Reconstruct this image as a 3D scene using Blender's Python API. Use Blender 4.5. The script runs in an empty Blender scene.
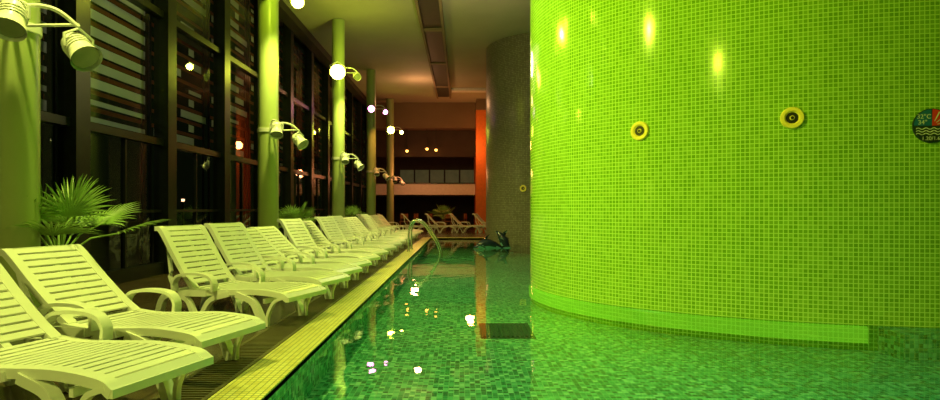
import bpy, bmesh, math, random
from mathutils import Vector, Matrix, Quaternion
random.seed(7)
S = bpy.context.scene
S.view_settings.view_transform = 'Standard'
W = bpy.data.worlds.new('night_world'); S.world = W
W.use_nodes = True
W.node_tree.nodes['Background'].inputs[0].default_value = (0.5, 0.8, 0.25, 1)
W.node_tree.nodes['Background'].inputs[1].default_value = 0.004

# ---------------------------------------------------------------- materials
def mat(name, col, rough=0.5, metal=0.0, emit=None, es=0.0, noise=0.0, nscale=8.0, spec=0.5):
    m = bpy.data.materials.new(name); m.use_nodes = True
    nt = m.node_tree; b = nt.nodes['Principled BSDF']
    b.inputs['Base Color'].default_value = (*col, 1)
    b.inputs['Roughness'].default_value = rough
    b.inputs['Metallic'].default_value = metal
    b.inputs['Specular IOR Level'].default_value = spec
    if emit:
        b.inputs['Emission Color'].default_value = (*emit, 1)
        b.inputs['Emission Strength'].default_value = es
    if noise > 0:
        tc = nt.nodes.new('ShaderNodeTexCoord')
        n = nt.nodes.new('ShaderNodeTexNoise'); n.inputs['Scale'].default_value = nscale
        n.inputs['Detail'].default_value = 4
        nt.links.new(tc.outputs['Object'], n.inputs['Vector'])
        r = nt.nodes.new('ShaderNodeValToRGB')
        r.color_ramp.elements[0].position = 0.3; r.color_ramp.elements[1].position = 0.7
        r.color_ramp.elements[0].color = (*[c * (1 - noise) for c in col], 1)
        r.color_ramp.elements[1].color = (*[min(1, c * (1 + noise)) for c in col], 1)
        nt.links.new(n.outputs['Fac'], r.inputs['Fac'])
        nt.links.new(r.outputs['Color'], b.inputs['Base Color'])
    return m

def mosaic(name, size, cols, grout, rough=0.2, gw=0.06, bump=0.0, su=1.0, spec=0.5):
    m = bpy.data.materials.new(name); m.use_nodes = True
    nt = m.node_tree; N = nt.nodes; L = nt.links; b = N['Principled BSDF']
    b.inputs['Roughness'].default_value = rough
    b.inputs['Specular IOR Level'].default_value = spec
    uv = N.new('ShaderNodeUVMap'); uv.uv_map = 'UVMap'
    sc = N.new('ShaderNodeVectorMath'); sc.operation = 'MULTIPLY'
    sc.inputs[1].default_value = (1 / (size * su), 1 / size, 0)
    L.new(uv.outputs[0], sc.inputs[0])
    fl = N.new('ShaderNodeVectorMath'); fl.operation = 'FLOOR'; L.new(sc.outputs[0], fl.inputs[0])
    fr = N.new('ShaderNodeVectorMath'); fr.operation = 'FRACTION'; L.new(sc.outputs[0], fr.inputs[0])
    wn = N.new('ShaderNodeTexWhiteNoise'); wn.noise_dimensions = '2D'; L.new(fl.outputs[0], wn.inputs['Vector'])
    cr = N.new('ShaderNodeValToRGB'); cr.color_ramp.interpolation = 'CONSTANT'
    e = cr.color_ramp.elements
    e[0].position = 0; e[0].color = (*cols[0], 1)
    e[1].position = 1 / len(cols); e[1].color = (*cols[1], 1)
    for i in range(2, len(cols)):
        x = e.new(i / len(cols)); x.color = (*cols[i], 1)
    L.new(wn.outputs['Value'], cr.inputs['Fac'])
    sub = N.new('ShaderNodeVectorMath'); sub.operation = 'SUBTRACT'; sub.inputs[1].default_value = (.5, .5, 0)
    L.new(fr.outputs[0], sub.inputs[0])
    ab = N.new('ShaderNodeVectorMath'); ab.operation = 'ABSOLUTE'; L.new(sub.outputs[0], ab.inputs[0])
    sp = N.new('ShaderNodeSeparateXYZ'); L.new(ab.outputs[0], sp.inputs[0])
    mx = N.new('ShaderNodeMath'); mx.operation = 'MAXIMUM'; L.new(sp.outputs[0], mx.inputs[0]); L.new(sp.outputs[1], mx.inputs[1])
    gt = N.new('ShaderNodeMath'); gt.operation = 'GREATER_THAN'; gt.inputs[1].default_value = 0.5 - gw
    L.new(mx.outputs[0], gt.inputs[0])
    mi = N.new('ShaderNodeMix'); mi.data_type = 'RGBA'
    L.new(gt.outputs[0], mi.inputs['Factor']); L.new(cr.outputs[0], mi.inputs['A']); mi.inputs['B'].default_value = (*grout, 1)
    L.new(mi.outputs['Result'], b.inputs['Base Color'])
    if bump > 0:
        bp = N.new('ShaderNodeBump'); bp.invert = True; bp.inputs['Strength'].default_value = bump
        bp.inputs['Distance'].default_value = 0.004
        L.new(gt.outputs[0], bp.inputs['Height']); L.new(bp.outputs[0], b.inputs['Normal'])
    return m

def glassy(name, ior, tint, rough, bump=0.0, bscale=3.0):
    m = bpy.data.materials.new(name); m.use_nodes = True
    nt = m.node_tree; N = nt.nodes; L = nt.links
    for n in list(N): N.remove(n)
    o = N.new('ShaderNodeOutputMaterial'); mix = N.new('ShaderNodeMixShader')
    t = N.new('ShaderNodeBsdfTransparent'); t.inputs[0].default_value = (*tint, 1)
    g = N.new('ShaderNodeBsdfGlossy'); g.inputs['Roughness'].default_value = rough; g.inputs[0].default_value = (1, 1, 1, 1)
    f = N.new('ShaderNodeFresnel'); f.inputs['IOR'].default_value = ior
    L.new(f.outputs[0], mix.inputs[0]); L.new(t.outputs[0], mix.inputs[1]); L.new(g.outputs[0], mix.inputs[2])
    L.new(mix.outputs[0], o.inputs['Surface'])
    if bump > 0:
        tc = N.new('ShaderNodeTexCoord')
        n = N.new('ShaderNodeTexNoise'); n.inputs['Scale'].default_value = bscale; n.inputs['Detail'].default_value = 2
        L.new(tc.outputs['Object'], n.inputs['Vector'])
        bp = N.new('ShaderNodeBump'); bp.inputs['Strength'].default_value = bump; bp.inputs['Distance'].default_value = 0.05
        L.new(n.outputs['Fac'], bp.inputs['Height'])
        L.new(bp.outputs[0], g.inputs['Normal']); L.new(bp.outputs[0], f.inputs['Normal'])
    return m

M_wall = mosaic('green_wall_mosaic', 0.048, [(.175, .40, .03), (.205, .435, .04), (.155, .365, .025), (.23, .475, .05)], (.52, .76, .16), 0.12, 0.10, 0.25, spec=.18)
M_dark = mosaic('brown_mosaic', 0.06, [(.20, .17, .13), (.23, .20, .155), (.18, .155, .12), (.26, .225, .17)], (.08, .07, .05), 0.3, 0.09, 0.3)
M_pool = mosaic('pool_floor_mosaic', 0.045, [(.10, .48, .28), (.03, .24, .14), (.18, .60, .36), (.02, .15, .09), (.62, .92, .66), (.06, .36, .20), (.32, .74, .46)], (.42, .68, .46), 0.3, 0.06)
M_strip = mosaic('coping_mosaic', 0.045, [(.92, .82, .24), (.84, .74, .18), (.95, .88, .30)], (.34, .33, .10), 0.3, 0.09)
M_deck = mosaic('deck_tiles', 0.33, [(.095, .065, .040), (.08, .056, .036), (.11, .078, .045)], (.02, .018, .012), 0.22, 0.02)
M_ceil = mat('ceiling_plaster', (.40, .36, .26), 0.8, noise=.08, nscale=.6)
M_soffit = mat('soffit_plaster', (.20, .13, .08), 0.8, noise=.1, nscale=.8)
M_slot = mat('ceiling_slot_dark', (.03, .022, .015), 0.6, noise=.2)
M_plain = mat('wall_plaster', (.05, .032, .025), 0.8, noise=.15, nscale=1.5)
M_orange = mat('orange_paint', (.85, .20, .03), 0.6, noise=.08)
M_band = mat('balcony_render', (.78, .72, .68), 0.7, noise=.06)
M_mull = mat('dark_steel', (.012, .014, .010), 0.35, metal=.3, noise=.2)
M_col = mat('column_paint', (.38, .45, .18), 0.35, noise=.05, nscale=2)
M_plas = mat('lounger_plastic', (.88, .90, .80), 0.32, noise=.03, nscale=3)
M_white = mat('lamp_housing_white', (.75, .75, .70), 0.35, noise=.04)
M_black = mat('black_rubber', (.01, .01, .01), 0.5, noise=.2)
M_lensoff = mat('lamp_lens_off', (.25, .27, .18), 0.12, noise=.1)
M_lens = mat('lamp_lens_lit', (1, 1, .6), 0.3, emit=(1, 1, .08), es=60)
M_lensp = mat('lamp_lens_pink', (1, .7, 1), 0.3, emit=(1, .22, .70), es=16)
M_globe = mat('pendant_glow', (1, .6, .2), 0.3, emit=(1, .38, .06), es=8)
M_led = mat('underwater_led', (.3, .7, .05), 0.3, emit=(.25, .62, .02), es=.55)
M_water = glassy('pool_water', 1.36, (.76, .96, .86), 0.015, 0.07, 2.0)
M_glass = glassy('window_glass', 1.45, (.75, .8, .7), 0.01)
M_ground = mat('outside_paving', (.10, .10, .075), 0.8, noise=.25, nscale=1.2)
M_leaf = mat('palm_leaf', (.30, .48, .12), 0.4, noise=.3, nscale=6)
M_trunk = mat('palm_fibre', (.12, .08, .04), 0.9, noise=.4, nscale=20)
M_pot = mat('terracotta_pot', (.42, .30, .16), 0.7, noise=.1)
M_soil = mat('potting_soil', (.04, .03, .02), 0.95, noise=.3, nscale=30)
M_steel = mat('stainless_steel', (.8, .8, .72), 0.22, metal=.9, noise=.03)
M_grate = mat('grate_plastic', (.12, .10, .05), 0.4, noise=.1)
M_drain = mat('drain_dark', (.01, .07, .05), 0.5, noise=.2)
M_dol = mat('dolphin_skin', (.02, .035, .06), 0.22, noise=.4, nscale=4)
M_belly = mat('dolphin_belly', (.20, .45, .50), 0.3, noise=.1)
M_sblue = mat('sign_blue', (.02, .16, .42), 0.4, noise=.05)
M_sred = mat('sign_red', (.80, .05, .03), 0.4, noise=.05)
M_sdark = mat('sign_dark', (.02, .04, .05), 0.4, noise=.05)
M_sgrey = mat('sign_print', (.80, .80, .75), 0.5, noise=.03)
M_jet = mat('jet_ring_plastic', (1.0, .78, .16), .3, noise=.03)
M_room = mat('balcony_window_glow', (.1, .12, .06), 0.5, emit=(.40, .42, .18), es=.06, noise=.3, nscale=2)
M_chair = mat('cafe_chair_wood', (.30, .12, .05), 0.5, noise=.2)
# translucent fabric of the exterior blinds
def fabric(name, c1, c2):
    m = bpy.data.materials.new(name); m.use_nodes = True
    n = m.node_tree.nodes; l = m.node_tree.links
    b = n['Principled BSDF']; b.inputs['Base Color'].default_value = (*c1, 1); b.inputs['Roughness'].default_value = .7
    t = n.new('ShaderNodeBsdfTranslucent'); t.inputs[0].default_value = (*c2, 1)
    mm = n.new('ShaderNodeMixShader'); mm.inputs[0].default_value = .5
    l.new(b.outputs[0], mm.inputs[1]); l.new(t.outputs[0], mm.inputs[2]); l.new(mm.outputs[0], n['Material Output'].inputs['Surface'])
    return m
M_louv = fabric('blind_fabric', (.75, .74, .66), (.85, .85, .75))
M_louvr = fabric('blind_fabric_rust', (.30, .10, .05), (.40, .13, .07))

# ---------------------------------------------------------------- mesh helpers
def finish(bm, name, mats, loc=(0, 0, 0), rot=(0, 0, 0), smooth=False, bevel=0, parent=None, recalc=True):
    if recalc: bmesh.ops.recalc_face_normals(bm, faces=bm.faces[:])
    me = bpy.data.meshes.new(name); bm.to_mesh(me); bm.free()
    for m in (mats if isinstance(mats, list) else [mats]): me.materials.append(m)
    if smooth:
        for p in me.polygons: p.use_smooth = True
        try: me.set_sharp_from_angle(angle=math.radians(40))
        except Exception: pass
    ob = bpy.data.objects.new(name, me); S.collection.objects.link(ob)
    ob.location = loc; ob.rotation_euler = rot
    if bevel:
        b = ob.modifiers.new('bevel', 'BEVEL'); b.width = bevel; b.segments = 2; b.limit_method = 'ANGLE'
    if parent: ob.parent = parent
    return ob

def box(bm, a, b, mi=0, M=None):
    x0, y0, z0 = a; x1, y1, z1 = b
    co = [(x0, y0, z0), (x1, y0, z0), (x1, y1, z0), (x0, y1, z0), (x0, y0, z1), (x1, y0, z1), (x1, y1, z1), (x0, y1, z1)]
    v = [bm.verts.new((M @ Vector(c)) if M else c) for c in co]
    for f in [(0, 3, 2, 1), (4, 5, 6, 7), (0, 1, 5, 4), (1, 2, 6, 5), (2, 3, 7, 6), (3, 0, 4, 7)]:
        bm.faces.new([v[i] for i in f]).material_index = mi

def cyl(bm, p0, p1, r0, r1=None, seg=20, mi=0, caps=True):
    r1 = r0 if r1 is None else r1
    p0 = Vector(p0); p1 = Vector(p1); d = (p1 - p0).normalized()
    u = d.orthogonal().normalized(); w = d.cross(u)
    A = []; B = []
    for i in range(seg):
        a = 2 * math.pi * i / seg; o = u * math.cos(a) + w * math.sin(a)
        A.append(bm.verts.new(p0 + o * r0)); B.append(bm.verts.new(p1 + o * r1))
    for i in range(seg):
        j = (i + 1) % seg
        bm.faces.new((A[i], A[j], B[j], B[i])).material_index = mi
    if caps:
        bm.faces.new(A[::-1]).material_index = mi; bm.faces.new(B).material_index = mi

def tube(bm, pts, radii, seg=10, mi=0, flat=1.0):
    pts = [Vector(p) for p in pts]
    if not isinstance(radii, (list, tuple)): radii = [radii] * len(pts)
    rings = []; u = None
    for i, p in enumerate(pts):
        t = (pts[min(i + 1, len(pts) - 1)] - pts[max(i - 1, 0)]).normalized()
        u = t.orthogonal().normalized() if u is None else (u - t * u.dot(t)).normalized()
        w = t.cross(u)
        rings.append([bm.verts.new(p + (u * math.cos(2 * math.pi * k / seg) + w * math.sin(2 * math.pi * k / seg) * flat) * radii[i]) for k in range(seg)])
    for a, b in zip(rings, rings[1:]):
        for k in range(seg):
            bm.faces.new((a[k], a[(k + 1) % seg], b[(k + 1) % seg], b[k])).material_index = mi
    bm.faces.new(rings[0][::-1]).material_index = mi; bm.faces.new(rings[-1]).material_index = mi

def cat(pts, n=6):
    P = [Vector(p) for p in pts]; P = [2 * P[0] - P[1]] + P + [2 * P[-1] - P[-2]]
    out = []
    for i in range(1, len(P) - 2):
        for k in range(n):
            t = k / n
            out.append(0.5 * ((2 * P[i]) + (P[i + 1] - P[i - 1]) * t + (2 * P[i - 1] - 5 * P[i] + 4 * P[i + 1] - P[i + 2]) * t * t + (3 * P[i] - P[i - 1] - 3 * P[i + 1] + P[i + 2]) * t ** 3))
    out.append(P[-2]); return out

def ribbon(bm, pts, y0, w, t, mi=0, w1=None):
    """solid strap swept in the xz plane, width w in y centred on y0, thickness t below the path"""
    rings = []
    n = len(pts)
    for i, p in enumerate(pts):
        tg = (pts[min(i + 1, n - 1)] - pts[max(i - 1, 0)]).normalized()
        nr = Vector((-tg.y, tg.x))
        if nr.y < 0 and abs(tg.x) > .3: nr = -nr
        ww = w if w1 is None else w + (w1 - w) * i / (n - 1)
        a = p; b = p - nr * t
        rings.append([bm.verts.new((a.x, y0 - ww / 2, a.y)), bm.verts.new((a.x, y0 + ww / 2, a.y)),
                      bm.verts.new((b.x, y0 + ww / 2, b.y)), bm.verts.new((b.x, y0 - ww / 2, b.y))])
    for a, b in zip(rings, rings[1:]):
        for k in range(4):
            bm.faces.new((a[k], a[(k + 1) % 4], b[(k + 1) % 4], b[k])).material_index = mi
    bm.faces.new(rings[0][::-1]).material_index = mi; bm.faces.new(rings[-1]).material_index = mi

def quads(name, qs, mats, **k):
    """qs: (4 verts, (u-axis,v-axis) for metre UVs, matindex)"""
    bm = bmesh.new(); uv = bm.loops.layers.uv.new('UVMap')
    for q in qs:
        vs, ax, mi = q
        f = bm.faces.new([bm.verts.new(v) for v in vs]); f.material_index = mi
        for l in f.loops: l[uv].uv = (l.vert.co[ax[0]] + 100.013, l.vert.co[ax[1]] + 100.013)
    return finish(bm, name, mats, recalc=False, **k)

def uvbox(a, b, mi=0):
    x0, y0, z0 = a; x1, y1, z1 = b
    return [([(x0, y0, z1), (x1, y0, z1), (x1, y1, z1), (x0, y1, z1)], (0, 1), mi),
            ([(x0, y1, z0), (x1, y1, z0), (x1, y0, z0), (x0, y0, z0)], (0, 1), mi),
            ([(x0, y0, z0), (x1, y0, z0), (x1, y0, z1), (x0, y0, z1)], (0, 2), mi),
            ([(x1, y1, z0), (x0, y1, z0), (x0, y1, z1), (x1, y1, z1)], (0, 2), mi),
            ([(x0, y1, z0), (x0, y0, z0), (x0, y0, z1), (x0, y1, z1)], (1, 2), mi),
            ([(x1, y0, z0), (x1, y1, z0), (x1, y1, z1), (x1, y0, z1)], (1, 2), mi)]

# ---------------------------------------------------------------- room shell
PX0, PX1, PY0, PY1, PZ, WZ = -1.25, 10.0, -3.0, 24.0, -0.32, -0.045
quads('floor', uvbox((-5.6, -4, -.2), (-1.58, 38, 0)) + uvbox((-1.58, PY1 + .3, -.2), (12, 38, 0)) + uvbox((-1.58, -4, -.2), (12, PY0 - .3, 0)) + uvbox((PX1, PY0 - .3, -.2), (12, PY1 + .3, 0)), [M_deck])
quads('pool_basin', [
    ([(PX0, PY0, PZ), (PX1, PY0, PZ), (PX1, PY1, PZ), (PX0, PY1, PZ)], (0, 1), 0),
    ([(PX0, PY1, PZ), (PX0, PY1, 0), (PX0, PY0, 0), (PX0, PY0, PZ)], (1, 2), 0),
    ([(PX1, PY0, PZ), (PX1, PY0, 0), (PX1, PY1, 0), (PX1, PY1, PZ)], (1, 2), 0),
    ([(PX1, PY1, PZ), (PX1, PY1, 0), (PX0, PY1, 0), (PX0, PY1, PZ)], (0, 2), 0),
    ([(PX0, PY0, PZ), (PX0, PY0, 0), (PX1, PY0, 0), (PX1, PY0, PZ)], (0, 2), 0)], [M_pool])
quads('pool_coping', uvbox((-1.58, PY0 - .3, -.035), (PX0, PY1 + .3, .012)) + uvbox((PX0, PY1, -.2), (PX1, PY1 + .3, .012)) + uvbox((PX0, PY0 - .3, -.2), (PX1, PY0, .012)), [M_strip])
quads('pool_water', [([(PX0, PY0, WZ), (PX1, PY0, WZ), (PX1, PY1, WZ), (PX0, PY1, WZ)], (0, 1), 0)], [M_water])
quads('ceiling', uvbox((-5.8, -4, 7.0), (12, 38, 7.2)), [M_ceil])
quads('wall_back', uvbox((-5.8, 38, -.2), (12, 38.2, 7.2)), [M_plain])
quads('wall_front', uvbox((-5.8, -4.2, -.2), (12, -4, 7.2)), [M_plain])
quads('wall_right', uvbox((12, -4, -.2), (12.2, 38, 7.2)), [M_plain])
quads('outside_ground', [([(-40, -20, -.08), (-5.65, -20, -.08), (-5.65, 60, -.08), (-40, 60, -.08)], (0, 1), 0)], [M_ground])

# gutter grate beside the coping
bm = bmesh.new()
box(bm, (-1.93, -3, .0), (-1.90, 24, .012)); box(bm, (-1.62, -3, 0), (-1.59, 24, .012))
y = -1.0
while y < 23.9:
    box(bm, (-1.90, y, .001), (-1.62, y + .022, .011)); y += .05
finish(bm, 'overflow_grate', M_grate)

# drain on the pool floor
bm = bmesh.new()
box(bm, (.22, 6.98, PZ), (.86, 7.85, PZ + .012))
for i in range(11): box(bm, (.25 + i * .055, 7.02, PZ + .012), (.28 + i * .055, 7.8, PZ + .024))
finish(bm, 'pool_drain_grate', M_drain)

# ceiling slot, cross beam, soffit at the back
bm = bmesh.new()
box(bm, (-1.22, 4, 6.9), (-.64, 30.8, 7.0), 0)
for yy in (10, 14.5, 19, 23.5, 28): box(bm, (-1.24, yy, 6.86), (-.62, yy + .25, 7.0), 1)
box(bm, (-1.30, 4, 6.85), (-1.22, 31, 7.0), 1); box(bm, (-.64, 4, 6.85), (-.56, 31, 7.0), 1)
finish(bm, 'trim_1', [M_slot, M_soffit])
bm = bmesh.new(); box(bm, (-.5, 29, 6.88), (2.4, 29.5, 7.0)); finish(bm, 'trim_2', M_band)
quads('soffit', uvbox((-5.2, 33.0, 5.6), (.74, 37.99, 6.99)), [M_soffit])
bm = bmesh.new(); box(bm, (-5.35, -3.9, 6.75), (-5.0, 32.9, 6.99)); finish(bm, 'trim_3', M_slot)

# balcony
bm = bmesh.new()
box(bm, (-5.2, 34.0, 1.95), (.74, 34.2, 2.58), 0)
box(bm, (-5.2, 34.2, 1.95), (.74, 37.98, 2.1), 0)
box(bm, (-5.2, 33.9, 2.58), (.74, 34.3, 2.63), 1)
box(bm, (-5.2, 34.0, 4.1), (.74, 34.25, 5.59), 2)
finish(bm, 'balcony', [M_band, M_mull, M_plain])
bm = bmesh.new()
for i in range(5): box(bm, (-3.9 + i * .95, 37.85, 2.8), (-3.05 + i * .95, 37.95, 3.6))
finish(bm, 'window_back', M_room)
quads('wall_orange', uvbox((.75, 31.8, 0), (1.45, 37.98, 6.4)), [M_orange])
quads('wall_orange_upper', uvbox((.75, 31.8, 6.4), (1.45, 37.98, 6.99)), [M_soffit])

# pendants under the balcony soffit
for i, (px, pz) in enumerate([(407, 151), (427, 149), (436, 150)]):
    d = 33.6; x = (px - 462) / 600 * d; z = 1.2 + (208 - pz) / 600 * d
    bm = bmesh.new()
    tube(bm, [(0, 0, 5.6 - z), (0, 0, .12)], .012, mi=1)
    cyl(bm, (0, 0, .12), (0, 0, .05), .03, .12, mi=1)
    bmesh.ops.create_uvsphere(bm, u_segments=16, v_segments=10, radius=.075)
    finish(bm, 'pendant_lamp', [M_globe, M_black], loc=(x, d, z), smooth=True)

# ---------------------------------------------------------------- curved green mosaic wall
plan = cat([(3.6, 13.6), (2.2, 12.5), (1.42, 11.2), (1.13, 9.8), (1.40, 8.55), (2.15, 7.52), (3.35, 6.74), (4.6, 6.34), (6.0, 6.2), (7.6, 6.4), (9.0, 7.0), (10.0, 8.0)], 14)
def extr(name, pl, z0, z1, m):
    bm = bmesh.new(); uv = bm.loops.layers.uv.new('UVMap')
    s = [0]
    for a, b in zip(pl, pl[1:]): s.append(s[-1] + (b - a).length)
    rows = [[bm.verts.new((p.x, p.y, z)) for p in pl] for z in (z0, z1)]
    for i in range(len(pl) - 1):
        f = bm.faces.new((rows[0][i], rows[0][i + 1], rows[1][i + 1], rows[1][i]))
        for l, (ss, zz) in zip(f.loops, [(s[i], z0), (s[i + 1], z0), (s[i + 1], z1), (s[i], z1)]):
            l[uv].uv = (ss + 50.01, zz + 50.01)
    ob = finish(bm, name, m, recalc=False, smooth=False)
    for p in ob.data.polygons: p.use_smooth = True
    return ob
wall = extr('curved_mosaic_wall', plan, PZ, 6.99, M_wall)

def wallhit(px):
    k = (px - 462) / 600
    best = None
    for a, b in zip(plan, plan[1:]):
        fa = a.x - k * a.y; fb = b.x - k * b.y
        if fa * fb <= 0:
            t = fa / (fa - fb); p = a.lerp(b, t)
            if best is None or p.y < best[0].y: best = (p, (b - a).normalized())
    p, t = best
    n = Vector((t.y, -t.x, 0))
    if n.y > 0: n = -n
    return Vector((p.x, p.y, 0)), Vector((t.x, t.y, 0)), n
# underwater LED strip along the wall base
sel = [p for p in plan if p.y < 9.9 and p.x < 4.4]
def offs(pl, o):
    out = []
    for i, p in enumerate(pl):
        t = (pl[min(i + 1, len(pl) - 1)] - pl[max(i - 1, 0)]).normalized()
        n = Vector((t.y, -t.x));
        if n.y > 0 and n.x > 0: n = -n
        if n.dot(Vector((-1, -1))) < 0: n = -n
        out.append(p + n * o)
    return out
bm = bmesh.new()
A = offs(sel, .003); B = offs(sel, .03)
for i in range(len(sel) - 1):
    for (q) in [((A[i], -.06), (A[i + 1], -.06), (B[i + 1], -.08), (B[i], -.08)), ((B[i], -.08), (B[i + 1], -.08), (B[i + 1], -.24), (B[i], -.24)), ((B[i], -.24), (B[i + 1], -.24), (A[i + 1], -.24), (A[i], -.24))]:
        bm.faces.new([bm.verts.new((p.x, p.y, z)) for p, z in q])
finish(bm, 'underwater_led_strip', M_led)
quads('pool_step', uvbox((4.42, 6.0, PZ), (9.9, 6.6, -.06)), [M_pool])

# dark mosaic cylinder behind
c2 = [Vector((3.33 + 2.45 * math.cos(a), 22 + 2.45 * math.sin(a))) for a in [2 * math.pi * i / 96 for i in range(97)]]
extr('mosaic_tower', c2[::-1], PZ, 6.99, M_dark)

# ring jets on the walls
def ring(name, p, t, n, z, R, sc=1.0):
    bm = bmesh.new()
    prof = [(R, 0), (R, .02), (R * .93, .035), (R * .66, .035), (R * .58, .02), (R * .50, .012)]
    seg = 32; rr = []
    for r, h in prof: rr.append([bm.verts.new((r * math.cos(2 * math.pi * k / seg), r * math.sin(2 * math.pi * k / seg), h)) for k in range(seg)])
    for a, b in zip(rr, rr[1:]):
        for k in range(seg): bm.faces.new((a[k], a[(k + 1) % seg], b[(k + 1) % seg], b[k]))
    cyl(bm, (0, 0, .0), (0, 0, .014), R * .54, mi=1, seg=32)
    cyl(bm, (0, 0, .014), (0, 0, .03), R * .22, R * .18, mi=0, seg=24)
    cyl(bm, (0, 0, .03), (0, 0, .034), R * .14, mi=1, seg=24)
    ob = finish(bm, name, [M_jet, M_black], smooth=True)
    x = t; zz = n; yy = zz.cross(x)
    M = Matrix((x, yy, zz)).transposed().to_4x4(); M.translation = Vector((p.x, p.y, z)) - n * .003
    ob.matrix_world = M
    return ob
for px_, py_ in [(640, 131), (792, 118)]:
    p, t, n = wallhit(px_)
    ring('wall_jet_nozzle', p, t, n, 1.2 + (208 - py_) / 600 * p.y, .12)
an = math.radians(180 + 58); n = Vector((math.cos(an), math.sin(an), 0)); t = Vector((-n.y, n.x, 0))
ring('wall_jet_nozzle', Vector((3.33, 22, 0)) + n * 2.45, t, n, 1.85, .115)

# round pool sign
p, t, n = wallhit(931)
if t.x < 0: t = -t
sg = bpy.data.objects.new('pool_info_sign', None); S.collection.objects.link(sg)
up = Vector((0, 0, 1))
M = Matrix((t, up, n)).transposed().to_4x4(); M.translation = Vector((p.x, p.y, 2.06)) + n * .012
sg.matrix_world = M
R = .18
bm = bmesh.new(); cyl(bm, (0, 0, -.012), (0, 0, .004), R, seg=48); finish(bm, 'sign_disc', M_sdark, parent=sg)
def sector(name, a0, a1, m, z, r0=0, r1=R * .96, dx=0):
    bm = bmesh.new(); n_ = 20
    i_ = [bm.verts.new((r0 * math.cos(a) + dx, r0 * math.sin(a), z)) for a in [a0 + (a1 - a0) * k / n_ for k in range(n_ + 1)]] if r0 else [bm.verts.new((dx, 0, z))]
    o_ = [bm.verts.new((r1 * math.cos(a) + dx, r1 * math.sin(a), z)) for a in [a0 + (a1 - a0) * k / n_ for k in range(n_ + 1)]]
    for k in range(n_):
        bm.faces.new((i_[k], o_[k], o_[k + 1], i_[k + 1]) if r0 else (i_[0], o_[k], o_[k + 1]))
    finish(bm, name, m, parent=sg)
sector('temperature_panel', math.pi / 2 + .03, math.pi - .03, M_sblue, .006)
sector('heat_panel', .03, math.pi / 2 - .03, M_sred, .006)
for k in range(3): sector('heat_ray_%d' % k, .22 + k * .42, .32 + k * .42, M_sgrey, .008, .05, .16)
for k in range(3):
    bm = bmesh.new()
    tube(bm, [(-.15 + i * .0125, -.03 - k * .028 + .008 * math.sin(i * 1.05), .007) for i in range(25)], .005, seg=6)
    finish(bm, 'wave_line_%d' % k, M_sgrey, parent=sg)
def text(s, x, y, size, m, nm):
    c = bpy.data.curves.new(nm, 'FONT'); c.body = s; c.size = size; c.extrude = .001; c.materials.append(m)
    o = bpy.data.objects.new(nm, c); S.collection.objects.link(o); o.parent = sg; o.location = (x, y, .009)
text('32°C', -.145, .075, .065, M_sgrey, 'sign_text_1'); text('34°', -.135, .015, .065, M_sgrey, 'sign_text_2')
text('1.20/1.60', -.10, -.15, .055, M_sgrey, 'sign_text_3')

# ---------------------------------------------------------------- window wall
WX = -5.5
ys = [-1.95 + 2.6 * i for i in range(16)]
k = 0
for a, b in zip([-4] + ys, ys + [38]):
    k += 1
    bm = bmesh.new()
    x = WX
    v = [bm.verts.new(c) for c in [(x, a, 0), (x, b, 0), (x, b, 7), (x, a, 7)]]; bm.faces.new(v)
    ob = finish(bm, 'window_%d' % k, M_glass, recalc=False)
bm = bmesh.new()
for y in ys:
    box(bm, (WX - .09, y - .16, 0), (WX + .17, y + .16, 6.99))
    box(bm, (WX - .03, y + 1.28, 0), (WX + .04, y + 1.32, 2.33))
for z in (0, 2.33, 4.65):
    box(bm, (WX - .07, -3.9, z), (WX + .09, 37.9, z + .12 + (z == 0) * .1))
box(bm, (WX - .03, -3.9, 1.12), (WX + .05, 37.9, 1.17))
finish(bm, 'window_frame', M_mull)
# exterior blind strips
rnd = random.Random(3)
bm = bmesh.new()
for i, y in enumerate(ys[:-1]):
    z = 2.55
    while z < 6.8:
        if i in (3, 4): a, b = 0.05, 1.0
        else:
            a = rnd.choice([.05, .3, .5, .65]); b = rnd.choice([.35, .5, .75, 1]);
            if b <= a: b = a + .25
        box(bm, (WX - .30, y + .12 + a * 2.4, z), (WX - .295, y + .12 + min(b, 1) * 2.4, z + (.15 if rnd.random() < .8 else .08)))
        box(bm, (WX - .32, y + .12, z + .17), (WX - .315, y + 2.5, z + .24), 2)
        z += .27
    box(bm, (WX - .33, y + .1, -.08), (WX - .30, y + .16, 6.9), 1); box(bm, (WX - .33, y + 2.4, -.08), (WX - .30, y + 2.46, 6.9), 1)
finish(bm, 'exterior_blinds', [M_louv, M_mull, M_louvr])
# small added lamp outside, standing in for a reflection in the window
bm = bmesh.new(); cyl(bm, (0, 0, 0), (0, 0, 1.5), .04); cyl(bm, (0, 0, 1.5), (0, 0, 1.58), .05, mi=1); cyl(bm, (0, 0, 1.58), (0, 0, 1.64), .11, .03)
finish(bm, 'glint_stand_in', [M_mull, mat('glint_glow', (1, .7, .4), emit=(1, .5, .3), es=5)], loc=(-9.3, 20, -.08))

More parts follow.
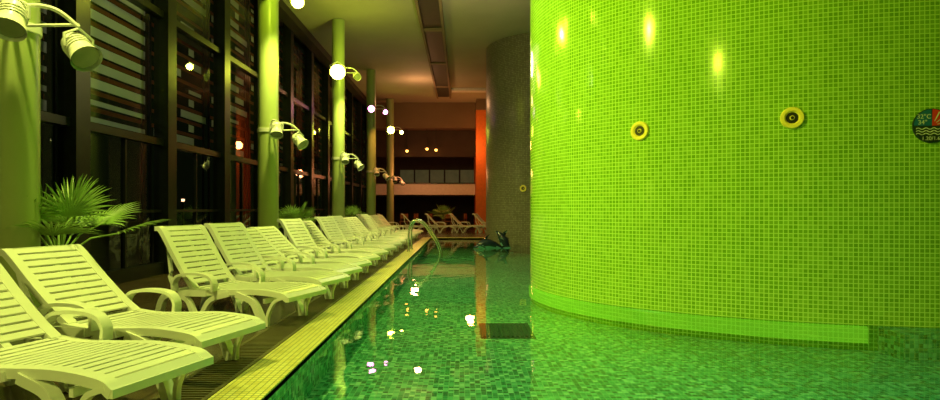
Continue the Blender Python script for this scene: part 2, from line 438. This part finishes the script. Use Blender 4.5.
# ---------------------------------------------------------------- columns and column spotlights
def head(bm, piv, aim, lens_mi, s=1.0):
    piv = Vector(piv); a = Vector(aim).normalized()
    back = piv - a * .10 * s; front = piv + a * .14 * s
    cyl(bm, back - a * .05 * s, back, .055 * s, .095 * s, mi=0)
    cyl(bm, back, piv + a * .06 * s, .095 * s, .10 * s, mi=0)
    cyl(bm, piv + a * .06 * s, front, .10 * s, .125 * s, mi=0, caps=False)
    cyl(bm, piv + a * .085 * s, piv + a * .115 * s, .108 * s, mi=lens_mi)
    for q in (-.05, -.02, .01): cyl(bm, piv + a * (q - .005) * s, piv + a * (q + .005) * s, .106 * s, mi=0)
    sd = a.cross(Vector((0, 0, 1))).normalized()
    tube(bm, [piv + sd * .115 * s, piv + sd * .12 * s + Vector((0, 0, .10)) * s, piv + Vector((0, 0, .17)) * s, piv - sd * .12 * s + Vector((0, 0, .10)) * s, piv - sd * .115 * s], .012 * s, seg=6)
CX = -3.82; cys = [5.10, 11.83, 18.53, 25.23, 31.93]
for i, cy in enumerate(cys):
    bm = bmesh.new()
    cyl(bm, (0, 0, 0), (0, 0, 6.99), .195, seg=48)
    cyl(bm, (0, 0, 0), (0, 0, .12), .22, .205, seg=48)
    finish(bm, 'round_column', M_col, loc=(CX, cy, 0), smooth=True)
    for lvl, (z, lit) in enumerate([(2.72, 0), (5.35, 1)]):
        bm = bmesh.new()
        cyl(bm, (0, 0, -.04), (0, 0, .04), .203, seg=40)
        cyl(bm, (0, 0, -.035), (0, 0, .035), .21, seg=40)
        tube(bm, cat([(.15, -.18, .05), (.3, -.24, .12), (.5, -.2, .1), (.64, -.12, -.02)], 5), .018, seg=8)
        tube(bm, [(.2, -.1, 0), (.64, -.12, 0)], .014, seg=8)
        if lit:
            tube(bm, cat([(.05, -.2, .05), (.03, -.33, .12), (.06, -.44, .12)], 5), .018, seg=8)
            # (right head lens, front head lens, sizes)
            r_l, f_l, rs, fs = [(2, 2, 1, 1), (2, 2, 1.0, 1.2), (1, 2, .9, 1.8), (3, 3, .8, 1.1), (2, 2, .8, 1.5)][i]
            head(bm, (.58, -.12, -.12), (.45, -.75, -.30), r_l, rs)
            head(bm, (.06, -.45, -.05), (.25, -.92, -.22), f_l, fs)
        else:
            tube(bm, cat([(.10, -.18, .05), (.18, -.30, .16), (.27, -.38, .15)], 5), .018, seg=8)
            head(bm, (.64, -.12, -.2), (.75, -.35, -.75), 1, 1.0)
            head(bm, (.28, -.38, -.02), (.15, -.5, -.85), 1, 1.0)
        finish(bm, 'column_spotlight', [M_white, M_lensoff, M_lens, M_lensp], loc=(CX, cy, z), smooth=True)

# ---------------------------------------------------------------- sun loungers
def lounger_mesh(back_pts):
    bm = bmesh.new()
    V2 = lambda L: cat([Vector((a, b)) for a, b in L], 6)
    seat = V2([(0, .30), (.10, .345), (.4, .365), (.75, .345), (1.0, .335), (1.22, .35)])
    back = V2(back_pts)
    for sy in (-1, 1):
        ribbon(bm, seat, sy * .315, .075, .055)
        ribbon(bm, back, sy * .290, .075, .05)
        ribbon(bm, V2([(1.0, .335), (1.3, .325), (1.52, .30), (1.63, .20), (1.69, 0)]), sy * .335, .05, .07, w1=.07)
        ribbon(bm, V2([(.62, .335), (.42, .27), (.33, .14), (.27, 0)]), sy * .335, .06, .06, w1=.075)
        ribbon(bm, V2([(.05, .315), (.18, .26), (.26, .12), (.27, .0)]), sy * .335, .04, .03)
        ribbon(bm, V2([(.72, .33), (.95, .26), (1.05, .14), (1.12, 0)]), sy * .335, .06, .05, w1=.07)
        ribbon(bm, V2([(1.45, .31), (1.25, .24), (1.17, .12), (1.12, 0)]), sy * .335, .05, .045, w1=.07)
        # arm rest
        ribbon(bm, V2([(.86, .33), (.86, .42), (.92, .49), (1.05, .515), (1.22, .51), (1.34, .48), (1.40, .40), (1.39, .31)]), sy * .385, .08, .026)
        bb = back[int(len(back) * .72)]
        ribbon(bm, V2([(bb.x, bb.y - .03), ((bb.x + 1.5) / 2 + .02, .50), (1.50, .30)]), sy * .24, .035, .03)
    def slats(path, n, u0, u1, half, wd):
        Ls = [0]
        for a, b in zip(path, path[1:]): Ls.append(Ls[-1] + (b - a).length)
        T = Ls[-1]
        for i in range(n):
            s = T * (u0 + (u1 - u0) * i / (n - 1))
            j = max(k for k in range(len(Ls) - 1) if Ls[k] <= s)
            a, b = path[j], path[j + 1]; f = (s - Ls[j]) / (Ls[j + 1] - Ls[j])
            p = a.lerp(b, f); t = (b - a).normalized()
            M = Matrix(((t.x, 0, -t.y, p.x), (0, 1, 0, 0), (t.y, 0, t.x, p.y), (0, 0, 0, 1)))
            box(bm, (-wd / 2, -half, -.022), (wd / 2, half, -.004), 0, M)
    slats(seat, 17, .03, .975, .29, .054)
    slats(back, 12, .10, .97, .265, .052)
    ribbon(bm, [p - Vector((0, .016)) for p in seat], 0, .05, .02)
    ribbon(bm, [p - Vector((-.01, .012)) for p in back], 0, .05, .02)
    box(bm, (1.49, -.30, .27), (1.53, .30, .31)); box(bm, (.30, -.31, .22), (.33, .31, .27)); box(bm, (-.005, -.35, .255), (.03, .35, .30))
    bmesh.ops.recalc_face_normals(bm, faces=bm.faces[:])
    me = bpy.data.meshes.new('sun_lounger'); bm.to_mesh(me); bm.free(); me.materials.append(M_plas)
    return me
LM = [lounger_mesh([(1.18, .35), (1.33, .45), (1.55, .63), (1.76, .82), (1.84, .875), (1.90, .87)]),
      lounger_mesh([(1.18, .35), (1.29, .47), (1.44, .68), (1.59, .91), (1.66, .985), (1.72, .99)]),
      lounger_mesh([(1.18, .35), (1.31, .46), (1.50, .65), (1.69, .86), (1.77, .92), (1.83, .92)])]
def put(x, y, deg, k=2):
    o = bpy.data.objects.new('sun_lounger', LM[k]); S.collection.objects.link(o)
    o.location = (x, y, 0.012); o.rotation_euler = (0, 0, math.radians(deg))
    b = o.modifiers.new('bevel', 'BEVEL'); b.width = .006; b.segments = 2; b.limit_method = 'ANGLE'
for fx, fy, dg, k in [(-1.60, 3.26, 162, 0), (-1.63, 4.32, 163, 0), (-1.60, 6.25, 161, 1), (-1.56, 7.45, 162, 1), (-1.58, 8.5, 161, 0), (-1.58, 9.5, 163, 0), (-1.60, 10.6, 162, 1),
        (-1.6, 11.9, 163, 2), (-1.6, 13.3, 161, 1), (-1.6, 14.7, 164, 1), (-1.62, 16.0, 162, 2), (-1.6, 17.3, 163, 2), (-1.6, 18.7, 162, 1), (-1.6, 20.1, 164, 2), (-1.6, 21.5, 162, 2), (-1.6, 22.9, 162, 2), (-1.62, 1.9, 163, 0)]:
    put(fx, fy, dg, k)
for i in range(6): put(-3.4 + i * 1.15, 29.0, 200 - i * 7)

# ---------------------------------------------------------------- fan palms
def palm(x, y, H, spread, nl, seed, pot_h=.42, leafL=.42, th=.22):
    r = random.Random(seed)
    e = bpy.data.objects.new('potted_fan_palm', None); S.collection.objects.link(e); e.location = (x, y, 0)
    bm = bmesh.new(); prof = [(.15, 0), (.18, .05), (.21, pot_h - .05), (.235, pot_h - .05), (.235, pot_h), (.20, pot_h), (.195, pot_h - .04)]
    rr = [[bm.verts.new((q * math.cos(2 * math.pi * k / 28), q * math.sin(2 * math.pi * k / 28), h)) for k in range(28)] for q, h in prof]
    for a, b in zip(rr, rr[1:]):
        for k in range(28): bm.faces.new((a[k], a[(k + 1) % 28], b[(k + 1) % 28], b[k])).material_index = 0
    bm.faces.new(rr[0][::-1]); bm.faces.new(rr[-1]).material_index = 1
    finish(bm, 'pot', [M_pot, M_soil], parent=e, smooth=True)
    bm = bmesh.new()
    zt = pot_h + th
    tube(bm, [(0, 0, pot_h - .05), (.01, 0, pot_h + .1), (0, .01, zt)], [.07, .085, .05], seg=12)
    finish(bm, 'trunk', M_trunk, parent=e, smooth=True)
    bm = bmesh.new()
    for i in range(nl):
        az = 2 * math.pi * i / nl + r.uniform(-.25, .25)
        el = r.uniform(.15, .9) if i % 3 else r.uniform(.9, 1.3)
        D = Vector((math.cos(az) * math.cos(el), math.sin(az) * math.cos(el), math.sin(el)))
        L = spread * r.uniform(.45, .65)
        hub = Vector((0, 0, zt)) + D * L + Vector((0, 0, -.04))
        hub.z = min(hub.z, H - .2)
        tube(bm, [(0, 0, zt - .05), Vector((0, 0, zt)) + D * L * .5 + Vector((0, 0, .03)), hub], [.013, .009, .006], seg=6)
        D2 = (D + Vector((0, 0, -.1))).normalized()
        side = D2.cross(Vector((0, 0, 1))).normalized(); nrm = side.cross(D2).normalized()
        n_ = 20
        for k in range(n_):
            a = math.radians(-85 + 170 * k / (n_ - 1))
            d = D2 * math.cos(a) + side * math.sin(a)
            ll = leafL * (.72 + .28 * math.cos(a * .8)) * r.uniform(.9, 1.05)
            wv = nrm.cross(d).normalized()
            pts = []
            for q in (0, .25, .55, .8, 1.0):
                c = hub + d * ll * q + nrm * (.06 * math.sin(q * 2.2)) * .5 + Vector((0, 0, -1)) * (.12 * ll * q ** 3)
                w = .012 * [0.25, .9, 1, .6, .03][[0, .25, .55, .8, 1.0].index(q)]
                pts.append((bm.verts.new(c - wv * w), bm.verts.new(c - nrm * w * .7), bm.verts.new(c + wv * w)))
            for A_, B_ in zip(pts, pts[1:]):
                bm.faces.new((A_[0], A_[1], B_[1], B_[0])); bm.faces.new((A_[1], A_[2], B_[2], B_[1]))
    finish(bm, 'fronds', M_leaf, parent=e, recalc=False)
palm(-3.80, 5.66, 1.32, .90, 13, 2, th=.34, leafL=.48)
palm(-4.1, 14.6, 1.40, .8, 11, 5)
palm(-4.0, 21.6, 1.35, .8, 11, 8)
palm(-1.0, 31.5, 1.5, .95, 12, 9)

# ---------------------------------------------------------------- pool handrail
e = bpy.data.objects.new('pool_handrail', None); S.collection.objects.link(e)
for k, y in enumerate((16.3, 17.2)):
    bm = bmesh.new()
    tube(bm, cat([(-1.45, y, .012), (-1.45, y, .55), (-1.38, y, .80), (-1.22, y, .86), (-1.0, y, .70), (-.75, y, .35), (-.6, y, -.0), (-.58, y, PZ)], 8), .030, seg=12)
    cyl(bm, (-1.45, y, .012), (-1.45, y, .04), .05)
    finish(bm, 'rail_%d' % (k + 1), M_steel, parent=e, smooth=True)
bm = bmesh.new()
box(bm, (-.62, 16.3, -.18), (-.54, 17.2, -.15))
finish(bm, 'step', M_steel, parent=e)

# ---------------------------------------------------------------- dolphin figures in the pool
def dolphin(x, y, pts, rad, rz):
    bm = bmesh.new()
    P = cat(pts, 5); n = len(P); R_ = []
    m = len(rad)
    for i in range(n):
        f = i / (n - 1) * (m - 1); j = min(int(f), m - 2); R_.append(rad[j] * (1 - (f - j)) + rad[j + 1] * (f - j))
    tube(bm, P, R_, seg=14)
    mid = P[int(n * .5)]
    for s in (-1, 1):
        b0 = P[int(n * .34)]
        tube(bm, [b0 + Vector((0, s * .1, -.03)), b0 + Vector((-.12, s * .25, -.1)), b0 + Vector((-.22, s * .33, -.14))], [.07, .05, .01], seg=8, flat=.35)
        t0 = P[-1]
        tube(bm, [t0, t0 + Vector((-.08, s * .13, .03)), t0 + Vector((-.18, s * .24, .05))], [.05, .06, .01], seg=8, flat=.3)
    tube(bm, [mid + Vector((0, 0, .1)), mid + Vector((-.06, 0, .22)), mid + Vector((-.14, 0, .28))], [.10, .05, .01], seg=8, flat=.4)
    bm.normal_update()
    for f in bm.faces:
        if f.normal.z < -.35: f.material_index = 1
    return finish(bm, 'dolphin_figure', [M_dol, M_belly], loc=(x, y, WZ), rot=(0, 0, rz), smooth=True)
dolphin(.80, 18.6, [(.48, 0, .02), (.36, 0, .06), (.2, 0, .12), (0, 0, .14), (-.25, 0, .08), (-.5, 0, -.02)], [.025, .05, .13, .15, .11, .04], math.radians(200))
dolphin(1.35, 19.2, [(.28, 0, .50), (.20, 0, .45), (.10, 0, .34), (0, 0, .18), (-.08, 0, 0), (-.2, 0, -.2)], [.025, .05, .12, .15, .11, .05], math.radians(160))

# ---------------------------------------------------------------- cafe chairs at the far end
def chair(x, y, rz):
    bm = bmesh.new()
    box(bm, (-.22, -.22, .43), (.22, .22, .47)); box(bm, (-.22, .19, .62), (.22, .22, .88))
    for sx in (-.19, .19):
        for sy in (-.19, .19): cyl(bm, (sx, sy, 0), (sx * .95, sy * .95, .44 if sy < 0 else .9), .018, seg=8)
    finish(bm, 'cafe_chair', M_chair, loc=(x, y, 0), rot=(0, 0, rz))
for i in range(5): chair(-3.2 + i * .8, 33 + (i % 2) * .6, i * 1.1)

# ---------------------------------------------------------------- lights
def spot(name, loc, tgt, e, col, ang=90, blend=.8, r=.08):
    l = bpy.data.lights.new(name, 'SPOT'); l.energy = e; l.color = col; l.spot_size = math.radians(ang); l.spot_blend = blend; l.shadow_soft_size = r
    o = bpy.data.objects.new(name, l); S.collection.objects.link(o); o.location = loc
    o.rotation_euler = (Vector(tgt) - Vector(loc)).to_track_quat('-Z', 'Y').to_euler()
    return l
def point(name, loc, e, col, r=.1):
    l = bpy.data.lights.new(name, 'POINT'); l.energy = e; l.color = col; l.shadow_soft_size = r
    o = bpy.data.objects.new(name, l); S.collection.objects.link(o); o.location = loc
YG = (.82, 1.0, .05); Y = (.97, 1.0, .20); G = (.42, 1.0, .36); WR = (1, .42, .10)
spot('spot_beam', (-2.9, 4.5, 5.1), (2.4, 7.9, 3.0), 1250, YG, 85, 1.0, .05)
spot('spot_beam', (-2.9, 11.1, 5.1), (1.6, 8.5, 3.2), 1000, YG, 80, 1.0, .05)
spot('spot_beam', (-2.9, -1.0, 5.1), (4.2, 6.2, 2.2), 560, YG, 90, 1.0, .05)
for cy in (-1.0, 4.7, 11.3, 18.0):
    spot('spot_down', (-3.2, cy - .3, 5.0), (-2.0, cy + 1.2, 0), 680, Y, 125, 1.0)
    point('lamp_glow', (-3.1, cy - .6, 5.3), 65, YG)
spot('spot_down', (-3.2, 24.4, 5.0), (-2.0, 25.6, 0), 260, WR, 125, 1.0)
# green fill spots added overhead to light the water, no fixtures there
for x, cy, en in ((1.0, 3.5, 300), (3.5, 3.4, 480), (.3, 9.0, 220), (-.2, 15.0, 170)):
    spot('pool_fill', (x, cy, 6.8), (x, cy, 0), en, G, 70, 1.0, .12)
point('warm_fill', (.4, 30.6, 4.4), 95, (1, .36, .08), .2)  # unseen warm fills, added to redden the far end and orange wall
point('warm_fill', (-2.5, 31.5, 3.0), 80, (1, .32, .12), .2)
point('warm_fill', (-2.0, 27.0, 6.0), 80, (1, .45, .2), .2)
point('ceiling_fill', (.2, 15, 4.8), 135, (1, .82, .42), .3)  # added in mid-air to brighten the ceiling, no lamp there
spot('blind_backlight_fill', (-11, 9.0, 5.5), (-5.6, 9.6, 4.2), 380, (1, .97, .78), 80, 1.0, .15)  # unseen lights added outside so the blinds show brighter
spot('blind_backlight_fill', (-11, 17.0, 5.5), (-5.6, 17, 4.2), 220, (1, .60, .40), 80, 1.0, .15)

# ---------------------------------------------------------------- camera
cd = bpy.data.cameras.new('camera'); cd.sensor_width = 36; cd.lens = 600 / 940 * 36
cd.shift_x = 8 / 940; cd.shift_y = 8 / 940; cd.clip_end = 200
cam = bpy.data.objects.new('camera', cd); S.collection.objects.link(cam)
cam.location = (0, 0, 1.2); cam.rotation_euler = (math.pi / 2, 0, 0)
S.camera = cam
